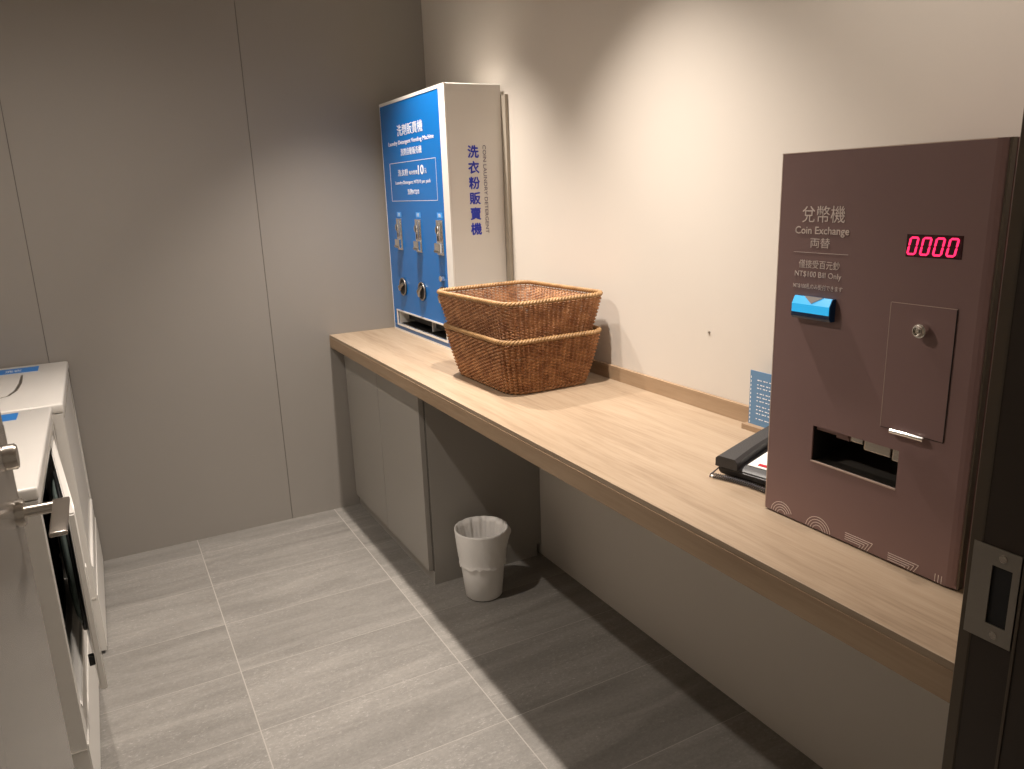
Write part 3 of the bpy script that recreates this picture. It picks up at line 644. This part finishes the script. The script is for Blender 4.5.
# ------------------------------------------------------------------ washing machines
def washer(label, y_near, width, xf, ajar, tape):
    """front faces +x; built in local axes: x depth (0 = front face), y = 0 at the near side"""
    W, Hh, D = width, 0.82, 0.63
    t = thing('washing_machine', label, 'washing machine', (xf, y_near, 0))
    zl, zh = 0.285, 0.762; ya, yb = 0.035, W - 0.035
    bm = bmesh.new()
    plate(bm, [0.0, ya, yb, W], [0.012, zl, zh, 0.79], {(1, 1)}, lambda u, v, d: (-d, u, v), 0.05)
    box(bm, -D, -0.0505, 0.0, 0.012, 0.012, 0.79); box(bm, -D, -0.0505, W - 0.012, W, 0.012, 0.79); box(bm, -D, -D + 0.012, 0.012, W - 0.012, 0.012, 0.79)
    obj('cabinet_shell', bm, M['white_side'], t, local=True)
    # recess back panel with the port, rubber gasket and drum
    R = 0.185; yc, zc = W / 2, (zl + zh) / 2
    bm = bmesh.new(); n = 48; inn = []; out = []
    for k in range(n):
        a = 2 * PI * (k + 0.5) / n; ca, sa = math.cos(a), math.sin(a)
        s = min((yb - ya) / 2 / max(abs(ca), 1e-6), (zh - zl) / 2 / max(abs(sa), 1e-6))
        inn.append(bm.verts.new((-0.047, yc + R * ca, zc + R * sa))); out.append(bm.verts.new((-0.047, yc + s * ca, zc + s * sa)))
    for k in range(n): bm.faces.new((inn[k], inn[(k + 1) % n], out[(k + 1) % n], out[k]))
    bmesh.ops.solidify(bm, geom=bm.faces[:], thickness=0.003)
    obj('port_panel', bm, M['rubber'], t, local=True)
    bm = bmesh.new(); tube(bm, [(-0.040, yc + R * math.cos(a), zc + R * math.sin(a)) for a in [2 * PI * k / 64 for k in range(64)]], 0.013, 10, closed=True)
    obj('door_gasket', bm, M['rubber'], t, local=True, smooth=True)
    bm = bmesh.new(); rings = [[bm.verts.new((x, yc + r * math.cos(2 * PI * k / n), zc + r * math.sin(2 * PI * k / n))) for k in range(n)] for x, r in ((-0.050, R), (-0.10, R + 0.035), (-0.50, R + 0.035), (-0.505, 0.02))]
    for a, b in zip(rings[:-1], rings[1:]):
        for k in range(n): bm.faces.new((a[k], a[(k + 1) % n], b[(k + 1) % n], b[k]))
    bm.faces.new(rings[-1]); obj('drum', bm, M['steel_dull'], t, local=True, smooth=50)
    bm = bmesh.new(); prism(bm, [(-0.046, zl + 0.0005), (-0.046, zl + 0.022), (-0.020, zl + 0.012), (0.003, zl - 0.006), (0.0012, zl - 0.010), (0.0012, zl + 0.0005)], ya + 0.001, yb - 0.001, lambda a, b, h: (a, h, b))
    obj('recess_sill', bm, M['white'], t, local=True)
    # lid
    bm = bmesh.new(); box(bm, -D - 0.005, 0.004, 0.001, W - 0.001, 0.792, Hh, bev=0.006, seg=3)
    top = obj('top_lid', bm, M['white'], t, local=True, smooth=35)
    obj('seam_highlight', bx(0.0002, 0.0022, 0.02, W - 0.03, 0.7725, 0.7765), M['chrome'], t, local=True)  # chrome strip stands in for the highlight on the panel groove
    obj('toe_gap', bx(-D + 0.03, -0.018, 0.01, W - 0.01, 0.0, 0.012), M['rubber'], t, local=True)
    lower = obj('service_panel', bx(0.0002, 0.0030, 0.006, W - 0.02, 0.020, 0.200, bev=0.001), M['white_side'], t, local=True)
    obj('side_seam', bx(-D + 0.02, -0.002, -0.0022, 0.0, 0.192, 0.1955), M['chrome'], t, local=True)
    # hinged door: hinge at the far side
    dW = 0.655 if ajar else W - 0.080; hy_ = W - 0.040; dz0, dz1 = 0.292, 0.752; tk = 0.015
    e = bpy.data.objects.new('door', bpy.data.meshes.new('door')); bm = bmesh.new(); k1 = 0.09
    poly = [(-dW + 0.012, dz0), (-dW, dz0 + 0.10), (-dW, dz1 - 0.02), (-dW + 0.02, dz1), (-0.02, dz1), (0, dz1 - 0.02), (0, dz0 + 0.02), (-0.02, dz0)]
    inner = []; n = 64; Rr = 0.19; pc = (-dW / 2, (dz0 + dz1) / 2)
    # solid slab, window frame ring and glass bowl
    prism(bm, poly, 0.0, tk, lambda a, b, h: (h, a, b))
    bmesh.ops.bevel(bm, geom=list(bm.edges), offset=0.003, segments=2, affect='EDGES')
    d = obj('door', bm, M['white'], t, local=True, smooth=35, label='white door left ajar' if ajar else None)
    d.location = (-0.0185, hy_, 0); d.rotation_euler = (0, 0, ajar)
    bm = bmesh.new()
    prof = [(Rr, -0.001), (Rr - 0.004, -0.010), (Rr - 0.02, -0.0165), (Rr - 0.08, -0.020), (0.0005, -0.021)]
    rings = [[bm.verts.new((x, pc[0] + r * math.cos(2 * PI * k / n), pc[1] + r * math.sin(2 * PI * k / n))) for k in range(n)] for r, x in prof]
    for a, b in zip(rings[:-1], rings[1:]):
        for k in range(n): bm.faces.new((a[k], a[(k + 1) % n], b[(k + 1) % n], b[k]))
    obj('glass_bowl', bm, M['glass'], d, local=True, smooth=True)
    bm = bmesh.new(); tube(bm, [(-0.003, pc[0] + (Rr + 0.012) * math.cos(2 * PI * k / n), pc[1] + (Rr + 0.012) * math.sin(2 * PI * k / n)) for k in range(n)], 0.0045, 8, closed=True)
    obj('inner_ring', bm, M['rubber'], d, local=True, smooth=True)
    obj('door_handle', bx(tk - 0.001, tk + 0.0025, -dW + 0.012, -dW + 0.035, 0.545, 0.600, bev=0.0015), M['white'], d, local=True)
    bm = bmesh.new(); box(bm, -0.012, 0.0, -dW + 0.012, -dW + 0.026, 0.36, 0.385, bev=0.002); obj('door_latch', bm, M['rubber'], d, local=True)
    # blue tape with writing on the lid
    (tx0, tx1, ty0, ty1) = tape
    tp = obj('blue_tape', bx(tx0 - xf, tx1 - xf, ty0 - y_near, ty1 - y_near, Hh, Hh + 0.0006), M['blue_tape'], top, local=True, label='blue tape label with white writing')
    lettering('洗衣', (tx1 - xf - 0.10, ty0 - y_near + 0.02, Hh + 0.0006), NZ, (ty1 - ty0) * 0.45, 0.05, M['ink_white'], tp, local=True)
    return t
wf = washer('white washing machine with its round-window door ajar, nearer to the open door leaf', -1.478, 0.735, -1.534, math.radians(5.4), (-1.82, -1.609, -0.850, -0.770))
wr = washer('white washing machine in the back corner with closed door and blue tape at its rear', -0.728, 0.718, -1.507, 0.0, (-1.95, -1.592, -0.145, -0.055))
for o in (wf, wr): o['group'] = 'front-loading washing machines'
lid = [c_ for c_ in wr.children if c_.name.startswith('top_lid')][0]
bm = bmesh.new(); tube(bm, [(-1.636 + 1.507, -0.20 + .728, 0.8202), (-1.632 + 1.507, -0.34 + .728, 0.8202), (-1.637 + 1.507, -0.45 + .728, 0.8202), (-1.652 + 1.507, -0.52 + .728, 0.8202), (-1.675 + 1.507, -0.54 + .728, 0.8202)], [0.003, 0.005, 0.005, 0.004, 0.003], 8, flat=0.12, upv=(0, 0, 1))
obj('grey_curve', bm, M['steel_dull'], lid, local=True, label='curved grey mark')  # flat grey curved strip laid on the lid

# ------------------------------------------------------------------ recessed ceiling lamps (fixtures of the beams above)
for (x, y, p_, s_) in LAMPS:
    bm = bmesh.new(); lathe(bm, [(0.036, -0.001), (0.052, -0.001), (0.054, -0.006), (0.040, -0.012), (0.036, -0.001)], (x, y, CEIL), 40)
    obj('downlight_ring', bm, M['white'], ceiling, smooth=40)
    bm = bmesh.new(); cyl(bm, (x, y, CEIL - 0.001), (0, 0, 1), 0.035, 0.001, 32)
    obj('downlight_lens', bm, mat('lit_lens', (0.9, 0.85, 0.75), 0.5, emit=WARM, estr=6.0), ceiling)
